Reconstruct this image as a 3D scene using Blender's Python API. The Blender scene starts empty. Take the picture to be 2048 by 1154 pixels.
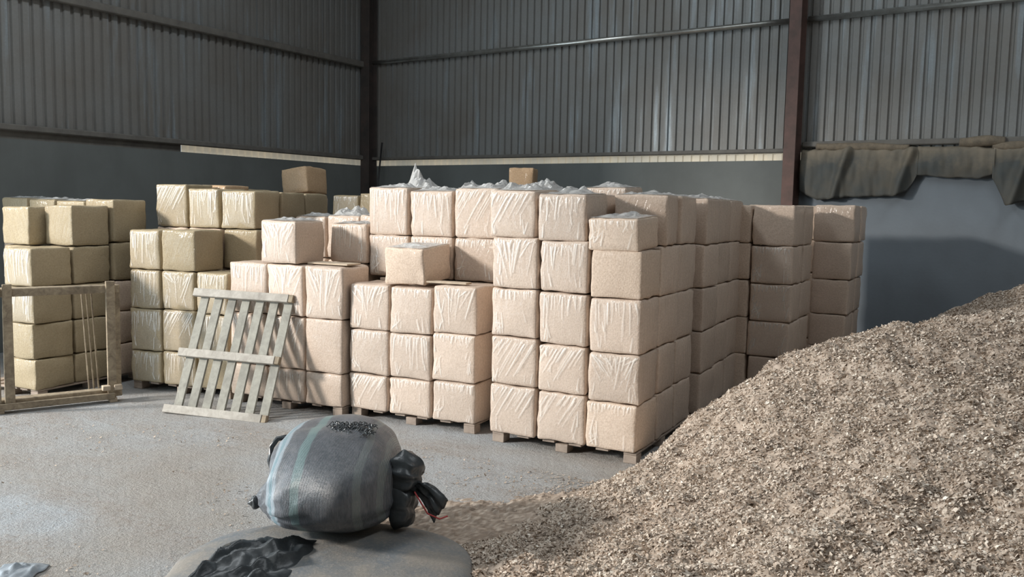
import bpy, math, random
import numpy as np
from mathutils import Matrix, Vector, noise as mnoise

random.seed(7)
RNG = np.random.default_rng(11)
SC = bpy.context.scene
COL = SC.collection
R = math.radians

# ------------------------------------------------------------------ helpers
def mesh_obj(name, verts, faces, material=None, parent=None, smooth=False):
    me = bpy.data.meshes.new(name)
    me.from_pydata([tuple(v) for v in verts], [], [tuple(f) for f in faces])
    if smooth:
        me.polygons.foreach_set('use_smooth', [True] * len(me.polygons))
    me.update()
    o = bpy.data.objects.new(name, me)
    COL.objects.link(o)
    if material:
        me.materials.append(material)
    if parent:
        o.parent = parent
    return o

def empty(name, loc=(0, 0, 0), rz=0.0):
    o = bpy.data.objects.new(name, None)
    o.empty_display_size = 0.2
    COL.objects.link(o)
    o.location = loc
    o.rotation_euler = (0, 0, rz)
    return o

def tag(o, label, cat, group=None, kind=None):
    o['label'] = label
    o['category'] = cat
    if group:
        o['group'] = group
    if kind:
        o['kind'] = kind
    return o

def structure(o):
    o['kind'] = 'structure'
    return o

class MB:
    """collects shapes into one mesh"""
    def __init__(self):
        self.v, self.f = [], []

    def box(self, x0, x1, y0, y1, z0, z1, jig=0.0, bev=0.0):
        b = len(self.v)
        if bev <= 0:
            pts = [(x, y, z) for x in (x0, x1) for y in (y0, y1) for z in (z0, z1)]
            self.v += [tuple(c + random.uniform(-jig, jig) for c in p) for p in pts]
            for f in ((0, 1, 3, 2), (4, 6, 7, 5), (0, 4, 5, 1), (2, 3, 7, 6), (0, 2, 6, 4), (1, 5, 7, 3)):
                self.f.append(tuple(b + i for i in f))
            return self
        # chamfered box: 24 vertices
        lo, hi = (x0, y0, z0), (x1, y1, z1)
        idx = {}
        for c in range(8):
            s = ((c >> 2) & 1, (c >> 1) & 1, c & 1)
            j = [random.uniform(-jig, jig) for _ in range(3)]
            for ax in range(3):
                p = []
                for k in range(3):
                    e = hi[k] if s[k] else lo[k]
                    if k != ax:
                        e += -bev if s[k] else bev
                    p.append(e + j[k])
                idx[(s, ax)] = len(self.v)
                self.v.append(tuple(p))
        def S(*a): return tuple(a)
        for ax in range(3):
            o1, o2 = (ax + 1) % 3, (ax + 2) % 3
            for side in (0, 1):
                loop = []
                for a, bb in ((0, 0), (1, 0), (1, 1), (0, 1)):
                    s = [0, 0, 0]; s[ax] = side; s[o1] = a; s[o2] = bb
                    loop.append(idx[(tuple(s), ax)])
                self.f.append(tuple(loop if side else loop[::-1]))
            for a in (0, 1):
                for bb in (0, 1):
                    s0 = [0, 0, 0]; s0[o1] = a; s0[o2] = bb
                    s1 = list(s0); s1[ax] = 1
                    s0, s1 = tuple(s0), tuple(s1)
                    q = (idx[(s0, o1)], idx[(s1, o1)], idx[(s1, o2)], idx[(s0, o2)])
                    self.f.append(q if a == bb else q[::-1])
        for c in range(8):
            s = ((c >> 2) & 1, (c >> 1) & 1, c & 1)
            t = (idx[(s, 0)], idx[(s, 1)], idx[(s, 2)])
            self.f.append(t if sum(s) % 2 else t[::-1])
        return self

    def tube(self, pts, rad, n=10):
        b = len(self.v)
        pts = [Vector(p) for p in pts]
        m = len(pts)
        rads = rad if isinstance(rad, (list, tuple)) else [rad] * m
        for i, p in enumerate(pts):
            t = (pts[min(i + 1, m - 1)] - pts[max(i - 1, 0)]).normalized()
            a = t.cross(Vector((0, 0, 1)))
            if a.length < 1e-3:
                a = t.cross(Vector((1, 0, 0)))
            a.normalize(); c = t.cross(a)
            for k in range(n):
                th = 2 * math.pi * k / n
                self.v.append(tuple(p + (a * math.cos(th) + c * math.sin(th)) * rads[i]))
        for i in range(m - 1):
            for k in range(n):
                k2 = (k + 1) % n
                self.f.append((b + i * n + k, b + i * n + k2, b + (i + 1) * n + k2, b + (i + 1) * n + k))
        self.f.append(tuple(b + k for k in range(n))[::-1])
        self.f.append(tuple(b + (m - 1) * n + k for k in range(n)))
        return self

    def build(self, name, material=None, parent=None, smooth=False):
        return mesh_obj(name, self.v, self.f, material, parent, smooth)

def vnoise(p, s=1.0, o=0.0):
    return mnoise.noise(Vector((p[0] * s + o, p[1] * s + o * 1.7, p[2] * s - o)))

# ------------------------------------------------------------------ materials
class NT:
    def __init__(self, name):
        self.m = bpy.data.materials.new(name)
        self.m.use_nodes = True
        self.t = self.m.node_tree
        self.t.nodes.clear()
        self.out = self.n('ShaderNodeOutputMaterial')

    def n(self, kind, **kw):
        nd = self.t.nodes.new(kind)
        for k, v in kw.items():
            setattr(nd, k, v)
        return nd

    def l(self, a, b):
        self.t.links.new(a, b)

    def coord(self, which='Object'):
        return self.n('ShaderNodeTexCoord').outputs[which]

    def mapping(self, src, scale=(1, 1, 1), rot=(0, 0, 0), loc=(0, 0, 0)):
        m = self.n('ShaderNodeMapping')
        m.inputs['Scale'].default_value = scale
        m.inputs['Rotation'].default_value = rot
        m.inputs['Location'].default_value = loc
        self.l(src, m.inputs['Vector'])
        return m.outputs[0]

    def noise(self, vec, scale, detail=4.0, rough=0.55, dist=0.0):
        t = self.n('ShaderNodeTexNoise')
        t.inputs['Scale'].default_value = scale
        t.inputs['Detail'].default_value = detail
        t.inputs['Roughness'].default_value = rough
        t.inputs['Distortion'].default_value = dist
        self.l(vec, t.inputs['Vector'])
        return t.outputs['Fac']

    def voro(self, vec, scale, out='Distance'):
        t = self.n('ShaderNodeTexVoronoi')
        t.inputs['Scale'].default_value = scale
        self.l(vec, t.inputs['Vector'])
        return t.outputs[out]

    def ramp(self, fac, stops):
        r = self.n('ShaderNodeValToRGB')
        while len(r.color_ramp.elements) < len(stops):
            r.color_ramp.elements.new(0.5)
        for e, (p, c) in zip(r.color_ramp.elements, stops):
            e.position = p
            e.color = (c, c, c, 1) if isinstance(c, (int, float)) else (*c, 1)
        self.l(fac, r.inputs[0])
        return r.outputs[0]

    def mix(self, fac, a, b, mode='MIX'):
        m = self.n('ShaderNodeMix', data_type='RGBA', blend_type=mode)
        for s, v in ((m.inputs[0], fac), (m.inputs[6], a), (m.inputs[7], b)):
            if hasattr(v, 'is_linked'):
                self.l(v, s)
            elif isinstance(v, (int, float)):
                s.default_value = v
            else:
                s.default_value = (*v, 1)
        return m.outputs[2]

    def math(self, op, a, b=None):
        m = self.n('ShaderNodeMath', operation=op)
        for s, v in zip(m.inputs, (a, b)):
            if v is None:
                continue
            if hasattr(v, 'is_linked'):
                self.l(v, s)
            else:
                s.default_value = v
        return m.outputs[0]

    def bump(self, h, strength=0.4, dist=0.01, normal=None):
        b = self.n('ShaderNodeBump')
        b.inputs['Strength'].default_value = strength
        b.inputs['Distance'].default_value = dist
        self.l(h, b.inputs['Height'])
        if normal is not None:
            self.l(normal, b.inputs['Normal'])
        return b.outputs[0]

    def bsdf(self, color, rough=0.7, metallic=0.0, normal=None, **kw):
        p = self.n('ShaderNodeBsdfPrincipled')
        if hasattr(color, 'is_linked'):
            self.l(color, p.inputs['Base Color'])
        else:
            p.inputs['Base Color'].default_value = (*color, 1)
        for key, v in (('Roughness', rough), ('Metallic', metallic)):
            if hasattr(v, 'is_linked'):
                self.l(v, p.inputs[key])
            else:
                p.inputs[key].default_value = v
        if normal is not None:
            self.l(normal, p.inputs['Normal'])
        for k, v in kw.items():
            s = p.inputs[k.replace('_', ' ')]
            if hasattr(v, 'is_linked'):
                self.l(v, s)
            else:
                s.default_value = v
        self.l(p.outputs[0], self.out.inputs[0])
        return p

def bale_material(name, base, dark, coat):
    t = NT(name)
    co = t.coord()
    info = t.n('ShaderNodeObjectInfo').outputs['Random']
    off = t.n('ShaderNodeVectorMath', operation='ADD')
    comb = t.n('ShaderNodeCombineXYZ')
    for i, k in enumerate((37.0, 71.0, 53.0)):
        t.l(t.math('MULTIPLY', info, k), comb.inputs[i])
    t.l(co, off.inputs[0]); t.l(comb.outputs[0], off.inputs[1])
    v = off.outputs[0]
    speck = t.noise(v, 70, 5, 0.7)
    fleck = t.voro(v, 90)
    big = t.noise(v, 5, 3)
    c = t.mix(t.ramp(speck, [(0.32, 0.0), (0.62, 1.0)]), dark, base)
    c = t.mix(t.ramp(big, [(0.35, 0.25), (0.7, 0.0)]), c, tuple(x * 0.72 for x in base))
    # every bale a little lighter or darker than the next
    var = t.n('ShaderNodeHueSaturation')
    t.l(t.math('ADD', t.math('MULTIPLY', info, 0.16), 0.92), var.inputs['Value'])
    t.l(c, var.inputs['Color'])
    h = t.math('ADD', t.math('MULTIPLY', speck, 0.7), t.math('MULTIPLY', fleck, 0.6))
    nb = t.bump(h, 0.3, 0.007)
    if coat > 0:
        rot = t.n('ShaderNodeVectorRotate', rotation_type='Y_AXIS')
        t.l(v, rot.inputs['Vector'])
        t.l(t.math('MULTIPLY', t.math('SUBTRACT', info, 0.5), 0.9), rot.inputs['Angle'])
        st = t.mapping(rot.outputs[0], (26, 26, 2.2))
        wr = t.noise(st, 1.0, 3, 0.55, 0.6)
        wr2 = t.noise(v, 9, 2, 0.5, 0.5)
        wn = t.bump(t.math('ADD', wr, t.math('MULTIPLY', wr2, 0.5)), 0.8, 0.02)
        p = t.bsdf(var.outputs[0], 0.8, 0, nb, Coat_Weight=coat, Coat_Roughness=0.16)
        t.l(wn, p.inputs['Coat Normal'])
    else:
        t.bsdf(var.outputs[0], 0.88, 0, nb)
    return t.m

M = {}
M['bale_pink'] = bale_material('wrapped_pink_shavings', (0.655, 0.53, 0.435), (0.50, 0.385, 0.30), 0.4)
M['bale_yellow'] = bale_material('wrapped_yellow_shavings', (0.40, 0.325, 0.21), (0.31, 0.245, 0.15), 0.35)
M['bale_bare'] = bale_material('bare_pink_shavings', (0.68, 0.545, 0.435), (0.49, 0.37, 0.28), 0.1)
M['bale_red'] = bale_material('dusty_tan_shavings', (0.52, 0.36, 0.22), (0.36, 0.24, 0.14), 0.2)

def m_film():
    t = NT('crinkled_clear_film')
    co = t.coord()
    n = t.bump(t.noise(co, 25, 3), 0.6, 0.01)
    p = t.n('ShaderNodeBsdfPrincipled')
    p.inputs['Base Color'].default_value = (0.66, 0.66, 0.65, 1)
    p.inputs['Roughness'].default_value = 0.18
    p.inputs['Specular IOR Level'].default_value = 0.8
    t.l(n, p.inputs['Normal'])
    tr = t.n('ShaderNodeBsdfTransparent')
    mx = t.n('ShaderNodeMixShader')
    mx.inputs[0].default_value = 0.5
    t.l(tr.outputs[0], mx.inputs[1]); t.l(p.outputs[0], mx.inputs[2])
    t.l(mx.outputs[0], t.out.inputs[0])
    return t.m
M['film'] = m_film()

def m_wrap():
    # clear film, milky in bunched creases; that white also paints their bright glints
    t = NT('clear_wrapping_film')
    at = t.n('ShaderNodeAttribute'); at.attribute_name = 'crease'
    p = t.n('ShaderNodeBsdfPrincipled')
    p.inputs['Base Color'].default_value = (0.96, 0.92, 0.86, 1)
    p.inputs['Roughness'].default_value = 0.2
    p.inputs['Specular IOR Level'].default_value = 0.9
    tr = t.n('ShaderNodeBsdfTransparent')
    mx = t.n('ShaderNodeMixShader')
    t.l(t.math('ADD', t.math('MULTIPLY', at.outputs['Fac'], 0.86), 0.10), mx.inputs[0])
    t.l(tr.outputs[0], mx.inputs[1]); t.l(p.outputs[0], mx.inputs[2])
    t.l(mx.outputs[0], t.out.inputs[0])
    return t.m
M['wrap'] = m_wrap()

def m_wood(name, a, b, rough=0.8):
    t = NT(name)
    co = t.coord()
    info = t.n('ShaderNodeObjectInfo').outputs['Random']
    comb = t.n('ShaderNodeCombineXYZ')
    for i in range(3):
        t.l(t.math('MULTIPLY', info, 31.0 + 7 * i), comb.inputs[i])
    ad = t.n('ShaderNodeVectorMath', operation='ADD')
    t.l(co, ad.inputs[0]); t.l(comb.outputs[0], ad.inputs[1])
    g = t.noise(t.mapping(ad.outputs[0], (14, 14, 14)), 1.0, 6, 0.65, 1.2)
    d = t.noise(ad.outputs[0], 5, 4)
    c = t.mix(t.ramp(g, [(0.3, 0.0), (0.7, 1.0)]), b, a)
    c = t.mix(t.ramp(d, [(0.5, 0.0), (0.75, 0.6)]), c, tuple(x * 0.45 for x in b))
    t.bsdf(c, rough, 0, t.bump(g, 0.35, 0.006))
    return t.m
M['wood_grey'] = m_wood('weathered_grey_wood', (0.50, 0.47, 0.42), (0.34, 0.31, 0.27))
M['wood_slat'] = m_wood('grey_green_wood', (0.37, 0.36, 0.31), (0.25, 0.24, 0.21))
M['wood_old'] = m_wood('old_brown_wood', (0.44, 0.36, 0.25), (0.20, 0.155, 0.11))
M['wood_dull'] = m_wood('dull_pallet_wood', (0.40, 0.325, 0.265), (0.28, 0.22, 0.18))
M['wood_pale'] = m_wood('pale_wood', (0.56, 0.47, 0.36), (0.42, 0.33, 0.24))

def m_floor():
    t = NT('dusty_concrete_floor')
    co = t.coord()
    big = t.noise(co, 0.5, 4, 0.6, 0.4)
    tr = t.noise(t.mapping(co, (0.5, 1.9, 1), (0, 0, R(-30))), 1.0, 5, 0.6, 0.3)
    fine = t.noise(co, 85, 4, 0.7)
    lump = t.noise(co, 26, 5, 0.7)
    mid = t.noise(co, 3.2, 5, 0.65)
    spk = t.voro(co, 38)
    c = t.mix(t.ramp(big, [(0.38, 0.0), (0.62, 1.0)]), (0.395, 0.42, 0.445), (0.345, 0.325, 0.30))
    c = t.mix(t.ramp(mid, [(0.45, 0.0), (0.75, 0.6)]), c, (0.29, 0.26, 0.235))
    # crumbs of trodden shavings gathered along the wheel tracks
    patch = t.ramp(tr, [(0.47, 0.0), (0.62, 1.0)])
    crumb = t.math('MULTIPLY', t.ramp(lump, [(0.48, 0.0), (0.60, 1.0)]), patch)
    c = t.mix(t.math('MULTIPLY', patch, 0.35), c, (0.33, 0.29, 0.255))
    c = t.mix(t.math('MULTIPLY', crumb, 0.55), c, (0.25, 0.205, 0.17))
    c = t.mix(t.ramp(lump, [(0.56, 0.0), (0.70, 0.65)]), c, (0.25, 0.215, 0.185))
    c = t.mix(t.ramp(fine, [(0.46, 0.0), (0.68, 0.7)]), c, (0.21, 0.185, 0.16))
    c = t.mix(t.ramp(spk, [(0.0, 0.6), (0.22, 0.0)]), c, (0.56, 0.53, 0.49))
    h = t.math('ADD', t.math('MULTIPLY', lump, 0.8), t.math('ADD', t.math('MULTIPLY', mid, 1.5), t.math('MULTIPLY', fine, .5)))
    t.bsdf(c, 0.85, 0, t.bump(h, 0.8, 0.022))
    return t.m
M['floor'] = m_floor()

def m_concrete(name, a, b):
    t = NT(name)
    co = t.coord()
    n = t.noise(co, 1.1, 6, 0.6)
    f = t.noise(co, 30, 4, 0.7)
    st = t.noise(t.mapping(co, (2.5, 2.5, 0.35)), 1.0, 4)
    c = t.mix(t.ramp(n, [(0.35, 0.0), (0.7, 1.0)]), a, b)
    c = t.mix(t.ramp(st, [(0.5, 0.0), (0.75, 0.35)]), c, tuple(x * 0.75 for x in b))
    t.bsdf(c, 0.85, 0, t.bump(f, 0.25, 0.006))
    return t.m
M['concrete_blue'] = m_concrete('blue_grey_concrete', (0.215, 0.25, 0.285), (0.18, 0.205, 0.23))
M['concrete'] = m_concrete('grey_rendered_wall', (0.175, 0.19, 0.185), (0.14, 0.15, 0.145))

def m_sheet():
    t = NT('dusty_galvanised_sheet')
    co = t.coord()
    st = t.noise(t.mapping(co, (5.5, 5.5, 0.5)), 1.0, 4, 0.6)
    dirt = t.noise(co, 0.8, 5, 0.6)
    fine = t.noise(co, 45, 3)
    c = t.mix(t.ramp(dirt, [(0.38, 0.0), (0.66, 1.0)]), (0.27, 0.275, 0.27), (0.235, 0.22, 0.20))
    c = t.mix(t.ramp(st, [(0.56, 0.0), (0.70, 0.75)]), c, (0.36, 0.42, 0.46))
    c = t.mix(t.ramp(fine, [(0.4, 0.25), (0.7, 0.0)]), c, (0.2, 0.19, 0.175))
    t.bsdf(c, t.ramp(st, [(0.5, 0.62), (0.7, 0.42)]), 0.25, t.bump(fine, 0.15, 0.003))
    return t.m
M['sheet'] = m_sheet()

def m_simple(name, a, b, rough, metallic=0.0, scale=12.0, bump=0.2):
    t = NT(name)
    co = t.coord()
    n = t.noise(co, scale, 5, 0.65)
    t.bsdf(t.mix(t.ramp(n, [(0.35, 0.0), (0.68, 1.0)]), a, b), rough, metallic, t.bump(n, bump, 0.008))
    return t.m
M['rust'] = m_simple('red_oxide_steel', (0.17, 0.10, 0.085), (0.11, 0.075, 0.065), 0.7, 0.1, 6)
M['rust_dark'] = m_simple('dark_oxide_steel', (0.085, 0.065, 0.058), (0.05, 0.045, 0.043), 0.75, 0.1, 4)
M['zinc'] = m_simple('bright_zinc_rail', (0.62, 0.63, 0.60), (0.42, 0.41, 0.38), 0.3, 0.8, 5)
M['zinc_dusty'] = m_simple('dust_covered_rail', (0.20, 0.19, 0.17), (0.14, 0.13, 0.12), 0.85, 0.1, 5)
M['black'] = m_simple('black_rod', (0.02, 0.02, 0.022), (0.03, 0.03, 0.03), 0.5)
M['roll'] = m_simple('dust_brown_cloth', (0.24, 0.195, 0.14), (0.15, 0.125, 0.095), 0.95, 0, 16, 0.6)
M['cord'] = m_simple('red_cord', (0.55, 0.07, 0.07), (0.4, 0.05, 0.05), 0.6)
M['scrap'] = m_simple('grey_blue_plastic', (0.36, 0.40, 0.44), (0.22, 0.25, 0.28), 0.4, 0, 9, 0.5)
M['black_plastic'] = m_simple('black_tarp', (0.04, 0.046, 0.05), (0.075, 0.082, 0.088), 0.3, 0, 12, 0.4)

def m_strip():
    # strip under the cladding; its emission stands in for daylight leaking through
    t = NT('glowing_eave_strip')
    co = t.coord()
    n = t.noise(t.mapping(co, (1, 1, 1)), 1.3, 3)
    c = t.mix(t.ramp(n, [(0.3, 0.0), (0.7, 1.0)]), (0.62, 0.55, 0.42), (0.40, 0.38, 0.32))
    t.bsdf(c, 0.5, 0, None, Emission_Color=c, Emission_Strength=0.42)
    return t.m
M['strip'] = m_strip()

def m_tarp():
    t = NT('dusty_dark_tarpaulin')
    co = t.coord()
    geo = t.n('ShaderNodeNewGeometry')
    sep = t.n('ShaderNodeSeparateXYZ')
    t.l(geo.outputs['Normal'], sep.inputs[0])
    n = t.noise(co, 3.2, 5, 0.6)
    f = t.noise(co, 40, 4)
    c = t.mix(t.ramp(n, [(0.35, 0.0), (0.65, 1.0)]), (0.075, 0.083, 0.082), (0.115, 0.105, 0.085))
    pos = t.n('ShaderNodeSeparateXYZ'); t.l(co, pos.inputs[0])
    hz = t.ramp(t.math('ADD', t.math('MULTIPLY', n, 0.5), pos.outputs[2]), [(0.34, 0.0), (0.60, 1.0)])
    c = t.mix(hz, c, (0.235, 0.20, 0.15))          # settled dust on the upper fold
    t.bsdf(c, 0.8, 0, t.bump(f, 0.2, 0.005))
    return t.m
M['tarp'] = m_tarp()

def m_bag():
    t = NT('striped_woven_sack')
    co = t.coord()
    s = t.n('ShaderNodeSeparateXYZ'); t.l(co, s.inputs[0])
    wob = t.noise(co, 3.0, 2)
    x = t.math('ADD', s.outputs[0], t.math('MULTIPLY', t.math('SUBTRACT', wob, 0.5), 0.07))
    weave = t.n('ShaderNodeTexWave', wave_type='BANDS', bands_direction='X')
    weave.inputs['Scale'].default_value = 55
    weave.inputs['Distortion'].default_value = 1.5
    t.l(co, weave.inputs['Vector'])
    fine = t.noise(t.mapping(co, (60, 60, 18)), 1.0, 4, 0.7)
    c = t.mix(t.ramp(fine, [(0.3, 0.0), (0.7, 1.0)]), (0.065, 0.079, 0.093), (0.155, 0.16, 0.178))
    # pale stripes at fixed places across the sack
    def band(pos, half):
        d = t.math('ABSOLUTE', t.math('SUBTRACT', x, pos))
        return t.ramp(t.math('DIVIDE', d, half), [(0.75, 1.0), (1.0, 0.0)])
    for pos, half, colr, k in ((-0.235, 0.034, (0.29, 0.345, 0.39), .9), (-0.235, 0.012, (0.15, 0.24, 0.28), .8),
                               (-0.105, 0.026, (0.17, 0.25, 0.255), .85), (0.19, 0.02, (0.19, 0.215, 0.215), .75),
                               (0.285, 0.016, (0.18, 0.21, 0.21), .7)):
        c = t.mix(t.math('MULTIPLY', band(pos, half), k), c, colr)
    dust = t.noise(co, 6, 4)
    c = t.mix(t.ramp(dust, [(0.55, 0.0), (0.8, 0.35)]), c, (0.30, 0.28, 0.26))
    h = t.math('ADD', t.math('MULTIPLY', weave.outputs['Fac'], 0.25), t.noise(t.mapping(co, (9, 9, 5)), 1.0, 4, 0.6, 0.8))
    t.bsdf(c, 0.42, 0, t.bump(h, 0.5, 0.014), Specular_IOR_Level=0.6)
    return t.m
M['bag'] = m_bag()

def m_lowbag():
    t = NT('dust_covered_sack')
    co = t.coord()
    n = t.noise(co, 4, 5, 0.6)
    f = t.noise(co, 60, 4, 0.7)
    c = t.mix(t.ramp(n, [(0.35, 0.0), (0.62, 1.0)]), (0.13, 0.148, 0.165), (0.235, 0.215, 0.19))
    c = t.mix(t.ramp(f, [(0.5, 0.0), (0.75, 0.5)]), c, (0.40, 0.35, 0.29))
    t.bsdf(c, 0.75, 0, t.bump(t.math('ADD', n, f), 0.3, 0.01))
    return t.m
M['lowbag'] = m_lowbag()

def m_pile():
    t = NT('loose_wood_shavings')
    co = t.coord()
    at = t.n('ShaderNodeAttribute'); at.attribute_name = 'tint'
    big = t.noise(co, 1.6, 4, 0.6)
    f = t.noise(co, 60, 5, 0.7)
    c = t.ramp(at.outputs['Fac'], [(0.0, (0.27, 0.205, 0.155)), (0.3, (0.50, 0.405, 0.325)), (0.7, (0.69, 0.585, 0.485)), (1.0, (0.90, 0.82, 0.71))])
    c = t.mix(t.ramp(big, [(0.5, 0.0), (0.72, 0.45)]), c, (0.52, 0.42, 0.34))
    t.bsdf(c, 0.8, 0, t.bump(f, 0.6, 0.01))
    return t.m
M['pile'] = m_pile()

# ------------------------------------------------------------------ camera
YAW, PITCH, ROLL, HCAM = R(33.0), math.atan(159 / 1720), R(1.13), 1.8
r0 = Vector((math.cos(YAW), math.sin(YAW), 0))
f0 = Vector((-math.sin(YAW) * math.cos(PITCH), math.cos(YAW) * math.cos(PITCH), -math.sin(PITCH)))
u0 = r0.cross(f0)
rr = r0 * math.cos(ROLL) + u0 * math.sin(ROLL)
uu = u0 * math.cos(ROLL) - r0 * math.sin(ROLL)
cam = bpy.data.cameras.new('camera')
cam.sensor_width = 36.0
cam.lens = 1720 / 2048 * 36.0
cam.clip_end = 200
co = bpy.data.objects.new('camera', cam)
COL.objects.link(co)
mw = Matrix((rr, uu, -f0)).transposed().to_4x4()
mw.translation = Vector((0, 0, HCAM))
co.matrix_world = mw
SC.camera = co

def ground(l, z):
    """point on the floor: l to the right of the viewer, z ahead"""
    return (l * math.cos(YAW) - z * math.sin(YAW), l * math.sin(YAW) + z * math.cos(YAW))

# ------------------------------------------------------------------ shed
WX, WY = -10.45, 11.40           # inner faces of the left and the back wall
CLAD = 2.60                      # concrete up to about 2.5, sheet above
DOOR0, DOOR1, DOORH = -6.2, 2.0, 5.05

def grid_plane(x0, x1, y0, y1, nx, ny):
    v = [(x0 + (x1 - x0) * i / nx, y0 + (y1 - y0) * j / ny, 0) for j in range(ny + 1) for i in range(nx + 1)]
    f = [(j * (nx + 1) + i, j * (nx + 1) + i + 1, (j + 1) * (nx + 1) + i + 1, (j + 1) * (nx + 1) + i) for j in range(ny) for i in range(nx)]
    return v, f
v, f = grid_plane(-22, 7.2, -12, WY + 0.3, 29, 24)
structure(mesh_obj('floor', v, f, M['floor']))

wb = structure(MB().box(WX - 0.2, 7.1, WY, WY + 0.2, 0, 2.50).build('wall_back', M['concrete']))
MB().box(-3.0, 7.1, WY - .006, WY + .05, 0, 2.49).build('blue_grey_panel', M['concrete_blue'], wb)  # right bay in a paler, bluer tone than the rest
wl = structure(MB().box(WX - 0.2, WX, DOOR1, WY, 0, 2.50).box(WX - 0.2, WX, -9, DOOR0, 0, 2.50).build('wall_left', M['concrete']))

def corrugated(a0, a1, z0, z1, axis, pos, depth=0.028, pitch=0.125):
    """trapezoid sheet running along x (axis 0) or y (axis 1); ribs stand away from the room"""
    prof = []
    x = a0
    while x < a1:
        for dx, dd in ((0, 0), (0.072, 0), (0.084, depth), (0.113, depth)):
            if x + dx <= a1:
                prof.append((x + dx, dd))
        x += pitch
    zs = [z0, (z0 + z1) / 2, z1]
    v = []
    for z in zs:
        for p, d in prof:
            v.append((p, pos + d, z) if axis == 0 else (pos - d, p, z))
    n = len(prof)
    f = []
    for k in range(len(zs) - 1):
        for i in range(n - 1):
            q = (k * n + i, k * n + i + 1, (k + 1) * n + i + 1, (k + 1) * n + i)
            f.append(q if axis == 0 else q[::-1])
    return v, f

v, f = corrugated(WX, 7.1, CLAD, 7.5, 0, WY + 0.03)
mesh_obj('cladding', v, f, M['sheet'], wb)
v, f = corrugated(WX, 7.1, 2.475, CLAD, 0, WY + 0.012, 0.02)
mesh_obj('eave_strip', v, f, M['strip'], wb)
v, f = corrugated(DOOR1, WY, CLAD, 7.5, 1, WX - 0.03, 0.032)
v2, f2 = corrugated(DOOR0, DOOR1, DOORH, 7.5, 1, WX - 0.03, 0.032)
v3, f3 = corrugated(-9, DOOR0, CLAD, 7.5, 1, WX - 0.03, 0.032)
o1 = len(v); o2 = o1 + len(v2)
mesh_obj('cladding', v + v2 + v3, f + [tuple(i + o1 for i in q) for q in f2] + [tuple(i + o2 for i in q) for q in f3], M['sheet'], wl)
v, f = corrugated(7.6, WY, 2.495, CLAD, 1, WX - 0.012, 0.02)
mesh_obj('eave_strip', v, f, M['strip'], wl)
MB().box(WX - 0.1, WX - 0.02, DOOR1, 7.6, 2.48, CLAD).build('closer_board', M['zinc_dusty'], wl)

v, f = corrugated(-9, WY + .1, 0, 7.6, 1, 7.1, -0.03)
structure(mesh_obj('wall_right', v, f, M['sheet']))
v, f = corrugated(WX - .1, 7.2, 0, 7.6, 0, -9.0, -0.03)
structure(mesh_obj('wall_front', v, f, M['sheet']))
v, f = grid_plane(WX - .2, 7.3, -9.2, WY + .3, 18, 20)
structure(mesh_obj('ceiling', [(a, b, 7.5) for a, b, c in v], [q[::-1] for q in f], M['sheet']))

# horizontal rails that carry the sheet
def rail(name, x0, x1, y0, y1, z0, z1, mat):
    return structure(MB().box(x0, x1, y0, y1, z0, z1, 0, 0.012).build(name, mat))
structure(MB().tube([(x, WY - .015, 4.268) for x in (WX + .1, -7, -3.17)], .036, 16).build('trim_1', M['zinc'], None, True))
structure(MB().tube([(x, WY - .015, 4.268) for x in (-2.99, 2, 7.1)], .036, 16).build('trim_2', M['zinc'], None, True))
rail('trim_3', WX - 0.025, WX + 0.07, DOOR1, WY - 0.1, 4.17, 4.27, M['zinc_dusty'])
rail('trim_4', WX + 0.1, -3.17, WY - 0.05, WY + 0.025, 2.595, 2.65, M['zinc_dusty'])
rail('trim_5', -2.99, 7.1, WY - 0.05, WY + 0.025, 2.66, 2.73, M['zinc_dusty'])
rail('trim_6', WX - 0.025, WX + 0.06, DOOR1, WY - 0.1, 2.595, 2.67, M['zinc_dusty'])

def column(x0, x1, y0, y1, mat_f, mat_w, label):
    e = empty('steel_column', ((x0 + x1) / 2, (y0 + y1) / 2, 0))
    hx, hy = (x1 - x0) / 2, (y1 - y0) / 2
    MB().box(-hx, hx, -hy, -hy + 0.014, 0, 7.5, 0, .003).build('flange', mat_f, e)
    MB().box(-hx, hx, hy - 0.014, hy, 0, 7.5, 0, .003).build('flange', mat_f, e)
    MB().box(-0.006, 0.006, -hy + 0.014, hy - 0.014, 0, 7.5).build('web', mat_w, e)
    return tag(e, label, 'column')
column(-3.16, -3.01, WY - 0.27, WY - 0.002, M['rust'], M['rust_dark'], 'red-brown steel column on the back wall between the two sheeted bays')  # darker web colour paints in the shade between the flanges
column(WX + 0.0, WX + 0.19, WY - 0.22, WY - 0.01, M['rust_dark'], M['rust_dark'], 'dark steel column in the far corner where the two walls meet')

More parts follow.
